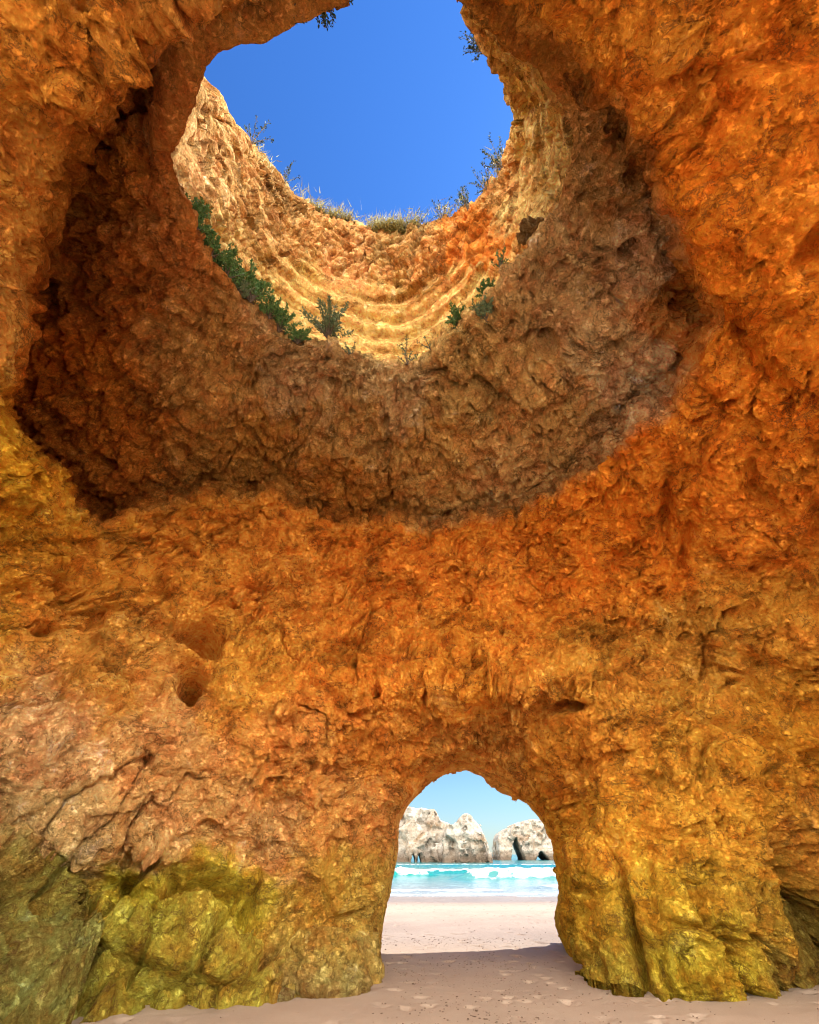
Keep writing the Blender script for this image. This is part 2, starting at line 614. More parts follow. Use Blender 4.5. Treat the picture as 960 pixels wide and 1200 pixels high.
def blob(px, py, rx, ry, ang=0, rmin=-1, rmax=99, shape=2.0):
    """soft ellipse on the rock about one point of the wall; radii in metres in the wall's own plane"""
    c = world_of(px, py, rmin, rmax)
    d = (c - C0) / np.linalg.norm(c - C0)
    rt = np.cross(d, [0, 0, 1.0]); rt /= np.linalg.norm(rt)
    up = np.cross(rt, d)
    rr = max(rx, ry) * 2.8
    ii = np.nonzero((np.abs(P32[:, 0] - c[0]) < rr) & (np.abs(P32[:, 1] - c[1]) < rr) & (np.abs(P32[:, 2] - c[2]) < rr))[0]
    q = V0[ii] - c + .10 * wv[ii]
    a = q @ rt; b = q @ up; e = q @ d
    ca, sa = math.cos(R(ang)), math.sin(R(ang))
    u = (a * ca + b * sa) / rx
    v = (-a * sa + b * ca) / ry
    w = e / (max(rx, ry) * 2.5)
    return ii, np.exp(-(u * u + v * v + w * w) ** (shape / 2))


P32 = V0.astype(np.float32)
warp = np.stack([fbm(P32 * 0.9, 3, 11), fbm(P32 * 0.9 + 40, 3, 12), fbm(P32 * 0.9 + 80, 3, 13)], -1)
PW = P32 + 0.45 * warp
warp2 = np.stack([noise3(P32 * 3.1, 21), noise3(P32 * 3.1 + 40, 22), noise3(P32 * 3.1 + 80, 23)], -1)
PV = PW + 0.05 * warp2

big = 0.34 * fbm(P32 * 0.42, 3, 1) + 0.16 * ridged(PW * 0.9, 3, 2)
# craggy fractured relief, grain leaning down to the right as in the bedding
Rg = np.array([[0.80, 0.0, 0.60], [0.0, 1.0, 0.0], [-0.60, 0.0, 0.80]])
PG = (PV @ Rg.T.astype(np.float32)) * np.array([1.0, 1.0, 1.9], np.float32)
q1 = fbm(PG * 1.0, 4, 5, .55)
q2 = fbm(PG * 1.0 + 31, 4, 6, .55)
q3 = fbm(PV * 2.3, 4, 7, .6)
q4 = fbm(PV * 5.2, 3, 8, .6)
patch = sstep(-.25, .3, fbm(P32 * .55, 3, 40))
wv = np.stack([q1, q2, q3], -1).astype(np.float32)
crag = ridged(PG * 1.3, 4, 5, 0.5)
fa1 = facet(PW * np.array([.9, .9, 1.3], np.float32) + .35 * wv, 401)
fa2 = facet(PG * 2.1 + .35 * wv, 402)
fa3 = facet(PG * 4.6 + .4 * wv, 403)
fa4 = facet(PV * 10.0 + .5 * q4[..., None], 404)
crackn = np.abs(noise3(PG * np.array([.55, .55, .75], np.float32) + 50 + .3 * wv, 41))
crackm = sstep(.05, .0, crackn) * sstep(-.02, .22, noise3(P32 * .55 + 9, 42))
g1, g2, rv2 = worley(PV * np.array([3.0, 3.0, 3.4], np.float32) + .35 * q3[..., None], 4)
cob = np.sqrt(np.clip(1 - g1 ** 2 * 1.3, 0, 1))
j1, j2, rv3 = worley(PW * 1.3 + .5 * q1[..., None], 14)
lump = np.sqrt(np.clip(1 - j1 ** 2 * 1.2, 0, 1))
h1, h2, _ = worley(PV * 8.5 + .5 * q4[..., None], 6)
fine = fbm(PV * 7.5, 3, 31, 0.6)
pits = sstep(.36, .12, g1) * (rv2 > .66)
spits = sstep(.34, .10, h1) * sstep(-.1, .25, noise3(P32 * 1.1, 43))

rough = .50 + .95 * sstep(-.18, .22, fbm(P32 * .75 + 5, 3, 47))
rough2 = .45 + 1.0 * sstep(-.15, .25, fbm(P32 * 1.6 + 15, 3, 48))
# a few long bedding ledges following gently dipping planes
bed = P32 @ np.array([.10, .12, 1.0], np.float32) + .9 * fbm(P32 * .35, 3, 49) + .10 * q1
bf = bed * 1.15 - np.floor(bed * 1.15)
ledge = (np.minimum(bf / .88, (1 - bf) / .12) - .5) * sstep(-.1, .25, fbm(P32 * .45 + 60, 3, 53))
n1_, n2_, rv5 = worley(PW * np.array([1.5, 1.5, 2.2], np.float32) + .4 * wv, 15)
hol = sstep(.40, .10, n1_ + .10 * q4) * (rv5 > .60)                     # fist- to head-sized hollows
o1_, o2_, rv6 = worley(PV * np.array([5.0, 5.0, 6.5], np.float32) + .5 * q4[..., None], 16)
hol2 = sstep(.40, .14, o1_) * (rv6 > .62) * sstep(-.2, .2, fbm(P32 * .9 + 7, 2, 54))
near = (0.14 * crag * rough - .17 * hol * rough2 - .075 * hol2 + .24 * fa1 * patch + (.16 * fa2 + .075 * fa3) * rough * rough2 + .030 * fa4 * rough2
        + .13 * ledge - .20 * crackm + .030 * fine - .15 * pits * sstep(-.05, .25, noise3(P32 * .7, 9)) - .045 * spits)
dark = (0.10 * crag + 0.55 * (lump - .7) * (rv3 + .3) + 0.42 * (cob - .7) * (rv2 + .3) - .10 * hol2 - .12 * hol + .10 * fa2 + .06 * fa3 * rough2 + .03 * fa4
        - .26 * pits - .05 * spits + .08 * ledge)
strata = np.sin((P32[:, 2] + 0.35 * fbm(P32 * .35, 2, 50)) * 9.0) * 0.5 + 0.6 * noise3(np.stack([P32[:, 0] * .25, P32[:, 1] * .25, P32[:, 2] * 4.5], -1), 51)
sm = sstep(62, 38, PH) * sstep(-60, -38, PH)
up_sh = sstep(15.3, 16.2, P32[:, 2] + .7 * noise3(P32 * .5, 52))
shaft = (1 - up_sh) * (0.16 * strata * sm + .12 * fa2 * (1 - sm) + .10 * crag * (1 - sm) + 0.03 * crag + .03 * fa2 + .015 * fa3 + 0.02 * fine) + up_sh * (0.20 * crag + .12 * fa1 + .14 * fa2 + .09 * fa3 + 0.12 * (cob - .6) + 0.06 * fine - .18 * pits)
disp = big * (1 - .75 * z_shaft) + near * z_near + dark * z_dark + shaft * z_shaft
# algae-covered fissured foot of the walls: rounded lumps and deep vertical runnels
foot = sstep(2.6, 1.2, P32[:, 2] + .5 * noise3(P32 * .6, 60)) * (RW > 20)
fs = P32 * np.array([1.05, 1.05, .85], np.float32) + .35 * warp
k1, k2, rk = worley(fs, 61)
run = 1 - sstep(0, .13, k2 - k1)
m1, m2, _ = worley(PW * 2.7, 63)
disp = disp * (1 - .35 * foot) + foot * (0.55 * (np.sqrt(np.clip(1 - k1 ** 2, 0, 1)) - .75) - .22 * run + .13 * (np.sqrt(np.clip(1 - m1 ** 2, 0, 1)) - .7) + .07 * ridged(PV * 3, 3, 62) + .05 * (1 - h1) + .05 * fine)

# individual marks of the wall: hollows, notches, bulges (placed on the rock where they are)
feat = [
    # px, py, rx, ry, ang, depth, rmin, shape
    (236, 752, .40, .34, 0, -.85, 20, 4), (205, 745, .50, .16, -10, -.25, 20, 3), (226, 802, .22, .27, 0, -.95, 20, 4), (222, 776, .26, .09, 10, .30, 20, 3), (252, 780, .10, .5, 0, -.14, 20, 2),
    (208, 772, .30, .22, 20, .16, 20, 2),
    (382, 806, .30, .08, -25, -.25, 20, 3), (402, 825, .14, .20, 10, -.28, 20, 3), (430, 842, .45, .06, -8, -.12, 20, 2),
    (648, 828, .55, .11, -3, -.70, 20, 4), (672, 905, .34, 1.0, 8, -.22, 20, 3), (600, 828, .40, .08, 10, .12, 20, 2),
    (72, 640, .9, .16, 12, -.16, 12, 2), (85, 690, .30, .34, -30, -.20, 12, 3), (48, 742, .16, .10, 20, -.30, 12, 3), (15, 700, .3, .15, 0, -.18, 12, 3),
    (780, 590, .10, .85, -22, -.32, 12, 2), (800, 640, .10, .7, -30, -.25, 12, 2), (850, 600, .5, .9, -20, .16, 12, 2), (700, 690, .5, .25, 20, -.14, 20, 2),
    (760, 800, .9, .09, -28, -.15, 20, 2), (880, 860, .9, .10, -30, -.20, 20, 2), (900, 780, .6, .12, -25, -.18, 12, 2),
    (150, 1030, .10, .55, 15, -.30, 20, 2), (165, 1010, .4, .10, -25, -.22, 20, 2), (260, 1058, .75, .26, -18, -.42, 20, 3), (225, 1048, .4, .14, 20, -.30, 20, 3),
    (340, 1060, .12, .5, -35, -.25, 20, 2), (130, 1090, .9, .35, -12, .36, 20, 2), (230, 1125, .8, .30, -22, .42, 20, 2), (60, 1140, .35, .6, 30, .38, 20, 2), (92, 1130, .09, .7, 15, -.42, 20, 2),
    (200, 1000, .9, .22, -12, .22, 20, 2), (60, 1000, .9, .3, 0, .20, 20, 2),
    (310, 1130, .08, .5, -40, -.25, 20, 2), (380, 1045, .5, .55, 0, .15, 20, 2),
    (745, 1100, .07, .8, 3, -.45, 20, 2), (720, 1080, .25, .8, 0, .15, 20, 2), (800, 1100, .55, .6, 0, .25, 20, 2), 
    (945, 1060, .35, .8, 0, -.55, 20, 2), (925, 1100, .12, .5, 10, -.3, 20, 2), (760, 1020, .12, .4, -30, -.22, 20, 2), (840, 1010, .9, .15, -20, .16, 20, 2),
    (840, 385, .28, .9, 10, -.30, 7, 2), (770, 455, .7, .12, 30, .28, 7, 2), (640, 398, .20, .22, 0, -.40, 7, 4), (735, 292, .18, .15, 0, -.3, 7, 3), (700, 488, .22, .12, 0, -.25, 7, 3),
    (110, 170, .25, .12, 10, -.25, 7, 3), (60, 335, .35, .12, 0, -.3, 7, 3), (130, 540, .3, .15, 0, -.35, 7, 3), (290, 568, .22, .1, 0, -.35, 7, 3), (240, 565, .25, .2, 0, -.25, 7, 3), (390, 450, .25, .12, 0, -.2, 7, 3),
    (450, 590, .2, .3, 0, -.2, 7, 3), (590, 540, .3, .6, 0, .25, 7, 2), (375, 540, .7, .4, 0, .2, 7, 2), (250, 470, .9, .6, 0, .25, 7, 2), (620, 460, .8, .5, 0, .22, 7, 2),
    (945, 285, .25, .15, 20, -.25, 11, 3), (850, 80, .10, .9, 35, -.20, 11, 2), (780, 60, .5, .35, 30, .16, 11, 2), (930, 150, .5, .4, 30, .14, 11, 2), (955, 600, .12, .5, -20, -.22, 11, 2), (880, 560, .10, .6, -25, -.18, 11, 2),
    (530, 760, .8, .10, -8, -.14, 20, 2), (470, 690, .6, .3, 0, .14, 20, 2), (600, 700, .3, .7, 20, .16, 20, 2), (560, 770, .5, .08, -10, -.12, 20, 2),
]
for px, py, rx, ry, an, dp, rm, shp in feat:
    ii, bb = blob(px, py, rx, ry, an, rm, 99 if rm != 7 else 11.5, shp)
    disp[ii] += (dp * 1.7 if dp < 0 else dp * 1.2) * bb
disp = disp * np.where(RW > 20, (1 - .5 * sstep(23.2, 24.6, RW)) * (1 - .35 * np.exp(-((RW - 22.8) / .5) ** 2)), 1 - .6 * np.exp(-((RW - 7) / .9) ** 2) * sstep(90, 120, np.abs(PH)))
disp = disp - np.where(RW < 20, (.16 + .22 * sstep(90, 130, np.abs(PH))) * np.exp(-((RW - 7) / .7) ** 2), 0) - np.where(RW > 20, .05 * np.exp(-((RW - 25) / .5) ** 2), 0)
# the rock keeps its drawn outline at the sea arch and the lips
keep = np.ones(len(V0))
keep = np.where(RW < 20, 1 - .45 * np.exp(-((RW - 7) / .35) ** 2) - .35 * np.exp(-((RW - 2) / .3) ** 2) - .4 * np.exp(-((RW - 11) / .4) ** 2), keep)
keep = np.where(RW > 20, keep * (1 - .75 * np.exp(-((RW - 25) / .55) ** 2)), keep)
disp = disp * keep
wN = np.where(RW < 20, np.exp(-((RW - 7) / .9) ** 2) * sstep(75, 110, np.abs(PH)) * np.where(PH < 0, 1, .35), 0)
disp = disp * (1 - .6 * wN) - .13 * wN
V = V0 + NN * disp[:, None]
# secondary sideways jitter makes small overhangs
V += (warp2 * 0.05 * keep[:, None])

# ---- colour of the stone by zone: scattered colour samples, blended; underside ring darker
cs = [
    # px, py, r,g,b albedo
    (60, 40, .60, .27, .055), (250, 20, .50, .24, .07), (150, 90, .50, .22, .05), (15, 250, .66, .34, .09), (10, 360, .62, .34, .10), (-100, 200, .6, .3, .07),
    (750, 30, .58, .24, .04), (900, 60, .62, .22, .03), (880, 250, .62, .22, .03), (930, 420, .62, .22, .03), (820, 520, .62, .23, .035), (900, 620, .62, .24, .04), (1100, 400, .6, .22, .03),
    (40, 560, .58, .32, .035), (60, 620, .54, .29, .045), (40, 520, .58, .34, .04), (90, 680, .56, .26, .05), (-60, 700, .55, .3, .05),
    (200, 650, .58, .27, .055), (330, 690, .62, .28, .06), (450, 690, .64, .26, .05), (560, 680, .66, .27, .05), (680, 680, .64, .25, .04), (740, 620, .64, .24, .035),
    (120, 780, .56, .30, .08), (300, 780, .60, .30, .06), (420, 770, .62, .26, .05), (540, 780, .64, .28, .05), (700, 780, .56, .29, .06), (820, 760, .50, .27, .06), (900, 720, .52, .26, .05),
    (60, 880, .54, .34, .20), (180, 880, .56, .32, .15), (330, 880, .60, .29, .09), (450, 880, .60, .26, .06), (560, 860, .58, .29, .08), (680, 880, .54, .24, .045), (800, 900, .52, .28, .05), (920, 880, .52, .26, .04),
    (60, 960, .46, .33, .19), (180, 970, .52, .33, .17), (300, 980, .56, .33, .16), (420, 960, .58, .30, .11), (700, 980, .58, .31, .05), (850, 980, .55, .30, .05), (940, 980, .48, .24, .05),
    (40, 1060, .20, .18, .05), (150, 1060, .38, .33, .045), (260, 1050, .42, .34, .045), (380, 1050, .46, .30, .07), (430, 1050, .46, .32, .09), (680, 1060, .46, .29, .04), (780, 1060, .42, .28, .04), (900, 1060, .34, .22, .04),
    (30, 1150, .17, .17, .06), (150, 1140, .27, .25, .05), (250, 1140, .31, .27, .055), (400, 1130, .34, .26, .10), (730, 1140, .30, .24, .045), (830, 1140, .33, .26, .035), (930, 1110, .20, .15, .04),
]
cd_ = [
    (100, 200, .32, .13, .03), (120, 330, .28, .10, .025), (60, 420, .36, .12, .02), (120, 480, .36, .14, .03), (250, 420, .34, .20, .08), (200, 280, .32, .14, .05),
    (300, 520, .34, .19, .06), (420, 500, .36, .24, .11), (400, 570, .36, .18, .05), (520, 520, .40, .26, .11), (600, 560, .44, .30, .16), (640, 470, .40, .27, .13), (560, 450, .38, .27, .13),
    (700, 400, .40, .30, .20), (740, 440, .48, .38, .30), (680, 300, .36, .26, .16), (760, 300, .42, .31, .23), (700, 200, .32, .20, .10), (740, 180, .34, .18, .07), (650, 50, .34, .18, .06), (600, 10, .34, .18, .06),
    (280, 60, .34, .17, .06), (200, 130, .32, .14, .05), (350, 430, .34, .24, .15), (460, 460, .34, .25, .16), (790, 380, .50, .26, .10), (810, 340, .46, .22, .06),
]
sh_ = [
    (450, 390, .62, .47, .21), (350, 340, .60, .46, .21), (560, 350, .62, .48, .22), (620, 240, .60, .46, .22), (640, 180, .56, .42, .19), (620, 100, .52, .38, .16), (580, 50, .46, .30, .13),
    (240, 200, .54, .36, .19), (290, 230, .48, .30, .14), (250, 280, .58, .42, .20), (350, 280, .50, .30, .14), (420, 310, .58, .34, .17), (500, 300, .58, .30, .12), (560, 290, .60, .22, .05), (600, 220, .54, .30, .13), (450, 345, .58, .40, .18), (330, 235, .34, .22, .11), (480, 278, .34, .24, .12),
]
colv = np.zeros((len(V0), 3), np.float32)
warpx = 75 * fbm(P32 * 1.3, 5, 71, .68)
warpy = 75 * fbm(P32 * 1.3 + 33, 5, 72, .68)
QX = (PX + warpx).astype(np.float32)
QY = (PY + warpy).astype(np.float32)
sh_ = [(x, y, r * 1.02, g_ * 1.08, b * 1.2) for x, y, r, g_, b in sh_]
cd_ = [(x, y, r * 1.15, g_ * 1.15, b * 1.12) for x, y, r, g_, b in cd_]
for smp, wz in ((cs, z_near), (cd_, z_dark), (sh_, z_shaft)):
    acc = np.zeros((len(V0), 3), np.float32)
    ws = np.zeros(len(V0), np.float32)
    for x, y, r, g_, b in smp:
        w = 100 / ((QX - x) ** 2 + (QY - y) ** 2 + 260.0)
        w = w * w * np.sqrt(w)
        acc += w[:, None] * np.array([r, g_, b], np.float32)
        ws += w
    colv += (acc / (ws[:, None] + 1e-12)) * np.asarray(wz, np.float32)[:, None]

# faces
fU = grid_faces(nrU, NC, 0, True)
fL = grid_faces(nrL, NL, nrU * NC, False)
# weld shared border: lower row 0 columns nX..nX+900 use upper last row
mapi = np.arange(len(V))
lowidx = nrU * NC + nX + np.arange(iR - iL + 1)
upidx = (nrU - 1) * NC + (np.arange(iL, iR + 1) % NC)
mapi[lowidx] = upidx
FA = mapi[np.concatenate([fU, fL])]
# skirts
nb = len(V)
sk, skf = [], []
for col_ in (0, NL - 1):
    base = nrU * NC + np.arange(nrL) * NL + col_
    P = V[base].copy(); P[:, 2] = -1.0
    st = nb + len(sk) * nrL
    sk.append(P)
    ii = np.arange(nrL - 1)
    skf.append(np.stack([base[ii], base[ii + 1], st + ii + 1, st + ii], -1))
V = np.concatenate([V] + sk)
colv = np.concatenate([colv, colv[nrU * NC + np.arange(nrL) * NL], colv[nrU * NC + np.arange(nrL) * NL + NL - 1]])
zs = np.concatenate([z_shaft, np.zeros(2 * nrL, np.float32)])
zd = np.concatenate([z_dark, np.zeros(2 * nrL, np.float32)])
FA = np.concatenate([FA] + skf)


def rock_mat():
    m, nt, b = mat_new('cave_stone', 1.0, 0.02)
    at = N(nt, 'ShaderNodeAttribute'); at.attribute_name = 'stone'
    zsn = N(nt, 'ShaderNodeAttribute'); zsn.attribute_name = 'strata_zone'
    c = coord(nt)
    n1 = noise_n(nt, c, 1.3, 8, .62)
    n2 = noise_n(nt, c, 5.5, 8, .7)
    n3 = noise_n(nt, c, 22, 6, .7)
    base = at.outputs['Color']
    # mineral mottling: ochre, rust and cream grains of the limestone
    nh = noise_n(nt, c, 2.6, 9, .68)
    hue1 = ramp(nt, nh, [(.36, (.86, .58, .42)), (.45, (1.0, .86, .75)), (.52, (1.0, 1.02, .85)), (.60, (1.08, 1.18, 1.10)), (.70, (1.15, 1.36, 2.1))])
    base = mixc(nt, 0.75, base, hue1, 'MULTIPLY')
    mp2 = nt.nodes.new('ShaderNodeMapping'); mp2.inputs['Location'].default_value = (31, 7, 19)
    nt.links.new(c, mp2.inputs[0])
    nh2 = noise_n(nt, mp2.outputs[0], 8.0, 8, .72)
    hue2 = ramp(nt, nh2, [(.34, (.55, .40, .34)), (.43, (.90, .78, .70)), (.52, (1, 1, 1)), (.61, (1.15, 1.18, 1.25)), (.72, (1.35, 1.52, 2.3))])
    base = mixc(nt, 0.75, base, hue2, 'MULTIPLY')
    v1 = ramp(nt, n1, [(.30, (.66, .60, .52)), (.45, (.95, .92, .88)), (.56, (1.05, 1.02, 1.0)), (.72, (1.25, 1.3, 1.35))])
    base = mixc(nt, 0.8, base, v1, 'MULTIPLY')
    v3 = ramp(nt, n3, [(.30, (.50, .46, .42)), (.44, (.92, .90, .88)), (.56, (1.08, 1.08, 1.08)), (.72, (1.6, 1.65, 1.75))])
    base = mixc(nt, 0.85, base, v3, 'MULTIPLY')
    # short dark brown crack lines, also sunk in the bump
    cw = coord(nt, (.9, .9, 1.7))
    ck = noise_n(nt, cw, 1.5, 7, .62, .25)
    ckd = math_n(nt, 'ABSOLUTE', math_n(nt, 'SUBTRACT', ck, .5))
    line = ramp(nt, ckd, [(.0, (1, 1, 1)), (.006, (1, 1, 1)), (.016, (0, 0, 0))])
    gate = ramp(nt, noise_n(nt, mp2.outputs[0], 1.1, 4, .6), [(.47, (0, 0, 0)), (.55, (1, 1, 1))])
    ck2 = noise_n(nt, mp2.outputs[0], 4.2, 6, .62, .2)
    line2 = ramp(nt, math_n(nt, 'ABSOLUTE', math_n(nt, 'SUBTRACT', ck2, .5)), [(.0, (1, 1, 1)), (.007, (1, 1, 1)), (.02, (0, 0, 0))])
    gate2 = ramp(nt, noise_n(nt, c, 2.3, 4, .6), [(.50, (0, 0, 0)), (.56, (1, 1, 1))])
    crk = math_n(nt, 'MAXIMUM', math_n(nt, 'MULTIPLY', line, gate), math_n(nt, 'MULTIPLY', line2, gate2))
    base = mixc(nt, math_n(nt, 'MULTIPLY', crk, .55), base, (.10, .05, .025))
    # bedding bands in the shaft
    cb = coord(nt, (.25, .25, 3.2))
    n5 = noise_n(nt, cb, 1.6, 5, .6, .3)
    band = ramp(nt, n5, [(.40, (.60, .50, .36)), (.48, (.95, .95, .95)), (.60, (1.25, 1.28, 1.35))])
    base = mixc(nt, zsn.outputs['Fac'], base, mixc(nt, .8, base, band, 'MULTIPLY'))
    base = mixc(nt, 1.0, base, (1.98, 1.84, 1.48), 'MULTIPLY')
    nt.links.new(base, b.inputs['Base Color'])
    vf = vor_n(nt, c, 9.0, 'F1')
    vg = vor_n(nt, c, 24.0, 'F1')
    rdg = math_n(nt, 'ABSOLUTE', math_n(nt, 'SUBTRACT', nh2, .5))
    hgt = math_n(nt, 'ADD', math_n(nt, 'MULTIPLY', n2, 1.0), math_n(nt, 'MULTIPLY', n3, .45))
    hgt = math_n(nt, 'ADD', hgt, math_n(nt, 'MULTIPLY', vf, .30))
    hgt = math_n(nt, 'ADD', hgt, math_n(nt, 'MULTIPLY', vg, .14))
    hgt = math_n(nt, 'ADD', hgt, math_n(nt, 'MINIMUM', math_n(nt, 'MULTIPLY', rdg, 5.0), .35))
    hgt = math_n(nt, 'SUBTRACT', hgt, math_n(nt, 'MULTIPLY', crk, .5))
    bp = N(nt, 'ShaderNodeBump')
    bp.inputs['Strength'].default_value = 1.0
    bp.inputs['Distance'].default_value = 0.075
    nt.links.new(hgt, bp.inputs['Height'])
    nt.links.new(bp.outputs[0], b.inputs['Normal'])
    return m


M_rock = rock_mat()
cave = mesh_obj('sea_cave', V, FA, M_rock)
ca = cave.data.color_attributes.new('stone', 'FLOAT_COLOR', 'POINT')
ca.data.foreach_set('color', np.concatenate([colv, np.ones((len(colv), 1), np.float32)], 1).ravel())
fa = cave.data.attributes.new('strata_zone', 'FLOAT', 'POINT')
fa.data.foreach_set('value', zs.astype(np.float32))
tag(cave, kind='structure')
print('cave verts', len(V), 'z ridge', RE[:, 2].min(), RE[:, 2].max())

# ================================================================== SAND
def sand_z(x, y):
    """height of the beach: rises a little into the cave, falls to the sea"""
    z = -0.9 * sstep(20, 44, y) * 0.55 - 0.02 * np.clip(y - 44, 0, 100)
    return z


xs = np.concatenate([np.linspace(-400, -14, 14, endpoint=False), np.linspace(-14, 16, 520), np.linspace(16, 400, 15)[1:]])
ys = np.concatenate([np.linspace(-200, -10, 12, endpoint=False), np.linspace(-10, 4, 60, endpoint=False), np.linspace(4, 16, 420, endpoint=False), np.linspace(16, 50, 260, endpoint=False), np.linspace(50, 400, 20)])
GX, GY = np.meshgrid(xs, ys)
PS = np.stack([GX, GY, 0 * GX], -1).astype(np.float32)
z = sand_z(GX, GY) + 0.03 * fbm(PS * .5, 3, 81)
inner = sstep(-14, -8, GX) * sstep(16, 10, GX) * sstep(60, 40, GY)
ft = worley(PS * np.array([3.6, 2.9, 1], np.float32) + .55 * np.stack([noise3(PS * 2.2, 88), noise3(PS * 2.2 + 9, 89), 0 * GX], -1), 83)
dimple = sstep(.34, .12, ft[0]) * (ft[2] > .35) * sstep(-.15, .2, fbm(PS * .35, 2, 84) + .12)
rim_ = np.exp(-((ft[0] - .36) / .08) ** 2) * (ft[2] > .45) * .3
trk = sstep(1.0, 2.0, GX * .6 + 1.2) * 0 + 1
z += inner * (-0.060 * dimple + .022 * rim_ * sstep(-.15, .2, fbm(PS * .35, 2, 84) + .05) + 0.010 * fbm(PS * 5, 3, 85))
# sand banks a little against the wall feet
VS = np.stack([GX, GY, z], -1).reshape(-1, 3)
m, nt, b = mat_new('sand', 0.95, 0.15)
c = coord(nt)
n1 = noise_n(nt, c, 0.5, 5, .6)
n2 = noise_n(nt, c, 9, 6, .7)
n3 = noise_n(nt, c, 220, 3, .8)
base = ramp(nt, n1, [(.35, (.41, .318, .25)), (.65, (.47, .37, .29))])
base = mixc(nt, .8, base, ramp(nt, n3, [(.3, (.75, .72, .70)), (.7, (1.2, 1.2, 1.2))]), 'MULTIPLY')
# bits of seaweed and shell grit
base = mixc(nt, ramp(nt, noise_n(nt, coord(nt, (1, 2.2, 1)), 5.5, 4, .75), [(.66, (0, 0, 0)), (.70, (.75, .75, .75))]), base, (.26, .15, .09))
# wet strip by the water
sx = N(nt, 'ShaderNodeSeparateXYZ')
nt.links.new(c, sx.inputs[0])
wet = N(nt, 'ShaderNodeMapRange')
wet.inputs['From Min'].default_value = 24.5
wet.inputs['From Max'].default_value = 29.0
nt.links.new(math_n(nt, 'ADD', sx.outputs['Y'], math_n(nt, 'MULTIPLY', n1, 3.0)), wet.inputs['Value'])
base = mixc(nt, wet.outputs[0], base, mixc(nt, 1, base, (.62, .60, .60), 'MULTIPLY'))
nt.links.new(base, b.inputs['Base Color'])
rr = math_n(nt, 'SUBTRACT', .95, math_n(nt, 'MULTIPLY', wet.outputs[0], .65))
nt.links.new(rr, b.inputs['Roughness'])
bp = N(nt, 'ShaderNodeBump'); bp.inputs['Strength'].default_value = .6; bp.inputs['Distance'].default_value = .02
nt.links.new(math_n(nt, 'ADD', n2, math_n(nt, 'MULTIPLY', n3, .25)), bp.inputs['Height'])
nt.links.new(bp.outputs[0], b.inputs['Normal'])
M_sand = m
sand = tag(mesh_obj('beach_sand', VS, grid_faces(len(ys), len(xs)), M_sand), kind='structure')

# ================================================================== SEA
xs = np.concatenate([np.linspace(-3000, -60, 16, endpoint=False), np.linspace(-60, 110, 560), np.linspace(110, 3000, 17)[1:]])
ys = np.concatenate([np.linspace(26, 70, 340, endpoint=False), np.linspace(70, 300, 240, endpoint=False), np.geomspace(300, 5000, 20)])
GX, GY = np.meshgrid(xs, ys)
PS = np.stack([GX, GY, 0 * GX], -1).astype(np.float32)
SEA = -0.32
z = SEA + 0.05 * fbm(PS * np.array([.25, .5, 1], np.float32), 4, 91) * sstep(30, 40, GY)
wob = 2.2 * noise3(PS * np.array([.06, 0, 1], np.float32), 92) + .6 * noise3(PS * np.array([.4, 0, 1], np.float32), 93)


def wavefoam(y0, h, wf, wb, x0=-1e4, x1=1e4, seed=0, fw=1.0):
    d = GY - (y0 + wob + .8 * noise3(PS * np.array([.15, 0, 1], np.float32), 94 + seed))
    along = sstep(x0, x0 + 4, GX) * (1 - sstep(x1 - 4, x1, GX))
    prof = np.where(d < 0, np.exp(-(d / wf) ** 2), np.exp(-(d / wb) ** 2)) * along
    n = fbm(PS * np.array([.9, .9, 1], np.float32) + seed, 4, 95)
    foam = np.where(d < 0, np.exp(-(d / (wf * 2.0 * fw)) ** 2), np.exp(-(d / (wb * .35)) ** 2)) * along
    return h * prof * (1 + .35 * n), np.clip(foam * (.85 + 1.9 * n), 0, 1)


foam = np.zeros_like(GX)
crest = np.zeros_like(GX)
for args in [(56, .85, .9, 3.0, 3.2, 70, 1, .8), (66, .65, .9, 2.6, -60, 4, 2, .9), (74, .40, 1.5, 4, -60, 30, 3, .5), (41.5, .16, .7, 2.0, 7, 60, 4, .8), (38.0, .10, .6, 2, -60, 8, 5, .5), (34.5, .06, .5, 1.5, -60, 60, 6, .5), (31.8, .035, .4, 1.2, -60, 60, 7, .6), (110, .35, 2, 6, -100, 100, 8, 0.01)]:
    hz, fm = wavefoam(*args)
    z += hz + fm * .30 * min(1, args[1] * 2) * fbm(PS * np.array([1.2, 1.2, 1], np.float32) + args[6], 4, 97)
    crest += hz
    foam = np.maximum(foam, fm)
VW = np.stack([GX, GY, z], -1).reshape(-1, 3)
m, nt, b = mat_new('sea_water', 0.12, 0.5)
c = coord(nt)
sx = N(nt, 'ShaderNodeSeparateXYZ'); nt.links.new(c, sx.inputs[0])
mr = N(nt, 'ShaderNodeMapRange'); mr.inputs['From Min'].default_value = 28; mr.inputs['From Max'].default_value = 128
nt.links.new(sx.outputs['Y'], mr.inputs['Value'])
colw = ramp(nt, mr.outputs[0], [(0.0, (.42, .40, .34)), (.12, (.20, .24, .25)), (.24, (.09, .22, .22)), (.36, (.01, .20, .17)), (1.0, (.01, .16, .18))])
att = N(nt, 'ShaderNodeAttribute'); att.attribute_name = 'foam'
fo = math_n(nt, 'MULTIPLY', att.outputs['Fac'], 1.0)
fmask = ramp(nt, math_n(nt, 'ADD', fo, math_n(nt, 'MULTIPLY', math_n(nt, 'SUBTRACT', noise_n(nt, c, 2.5, 5, .7), .5), .7)), [(.42, (0, 0, 0)), (.60, (1, 1, 1))])
lace = ramp(nt, noise_n(nt, coord(nt, (.5, 1.6, 1)), 1.6, 6, .7, 1.0), [(.55, (0, 0, 0)), (.68, (.6, .6, .6))])
near_ = N(nt, 'ShaderNodeMapRange'); near_.inputs['From Min'].default_value = 60; near_.inputs['From Max'].default_value = 40
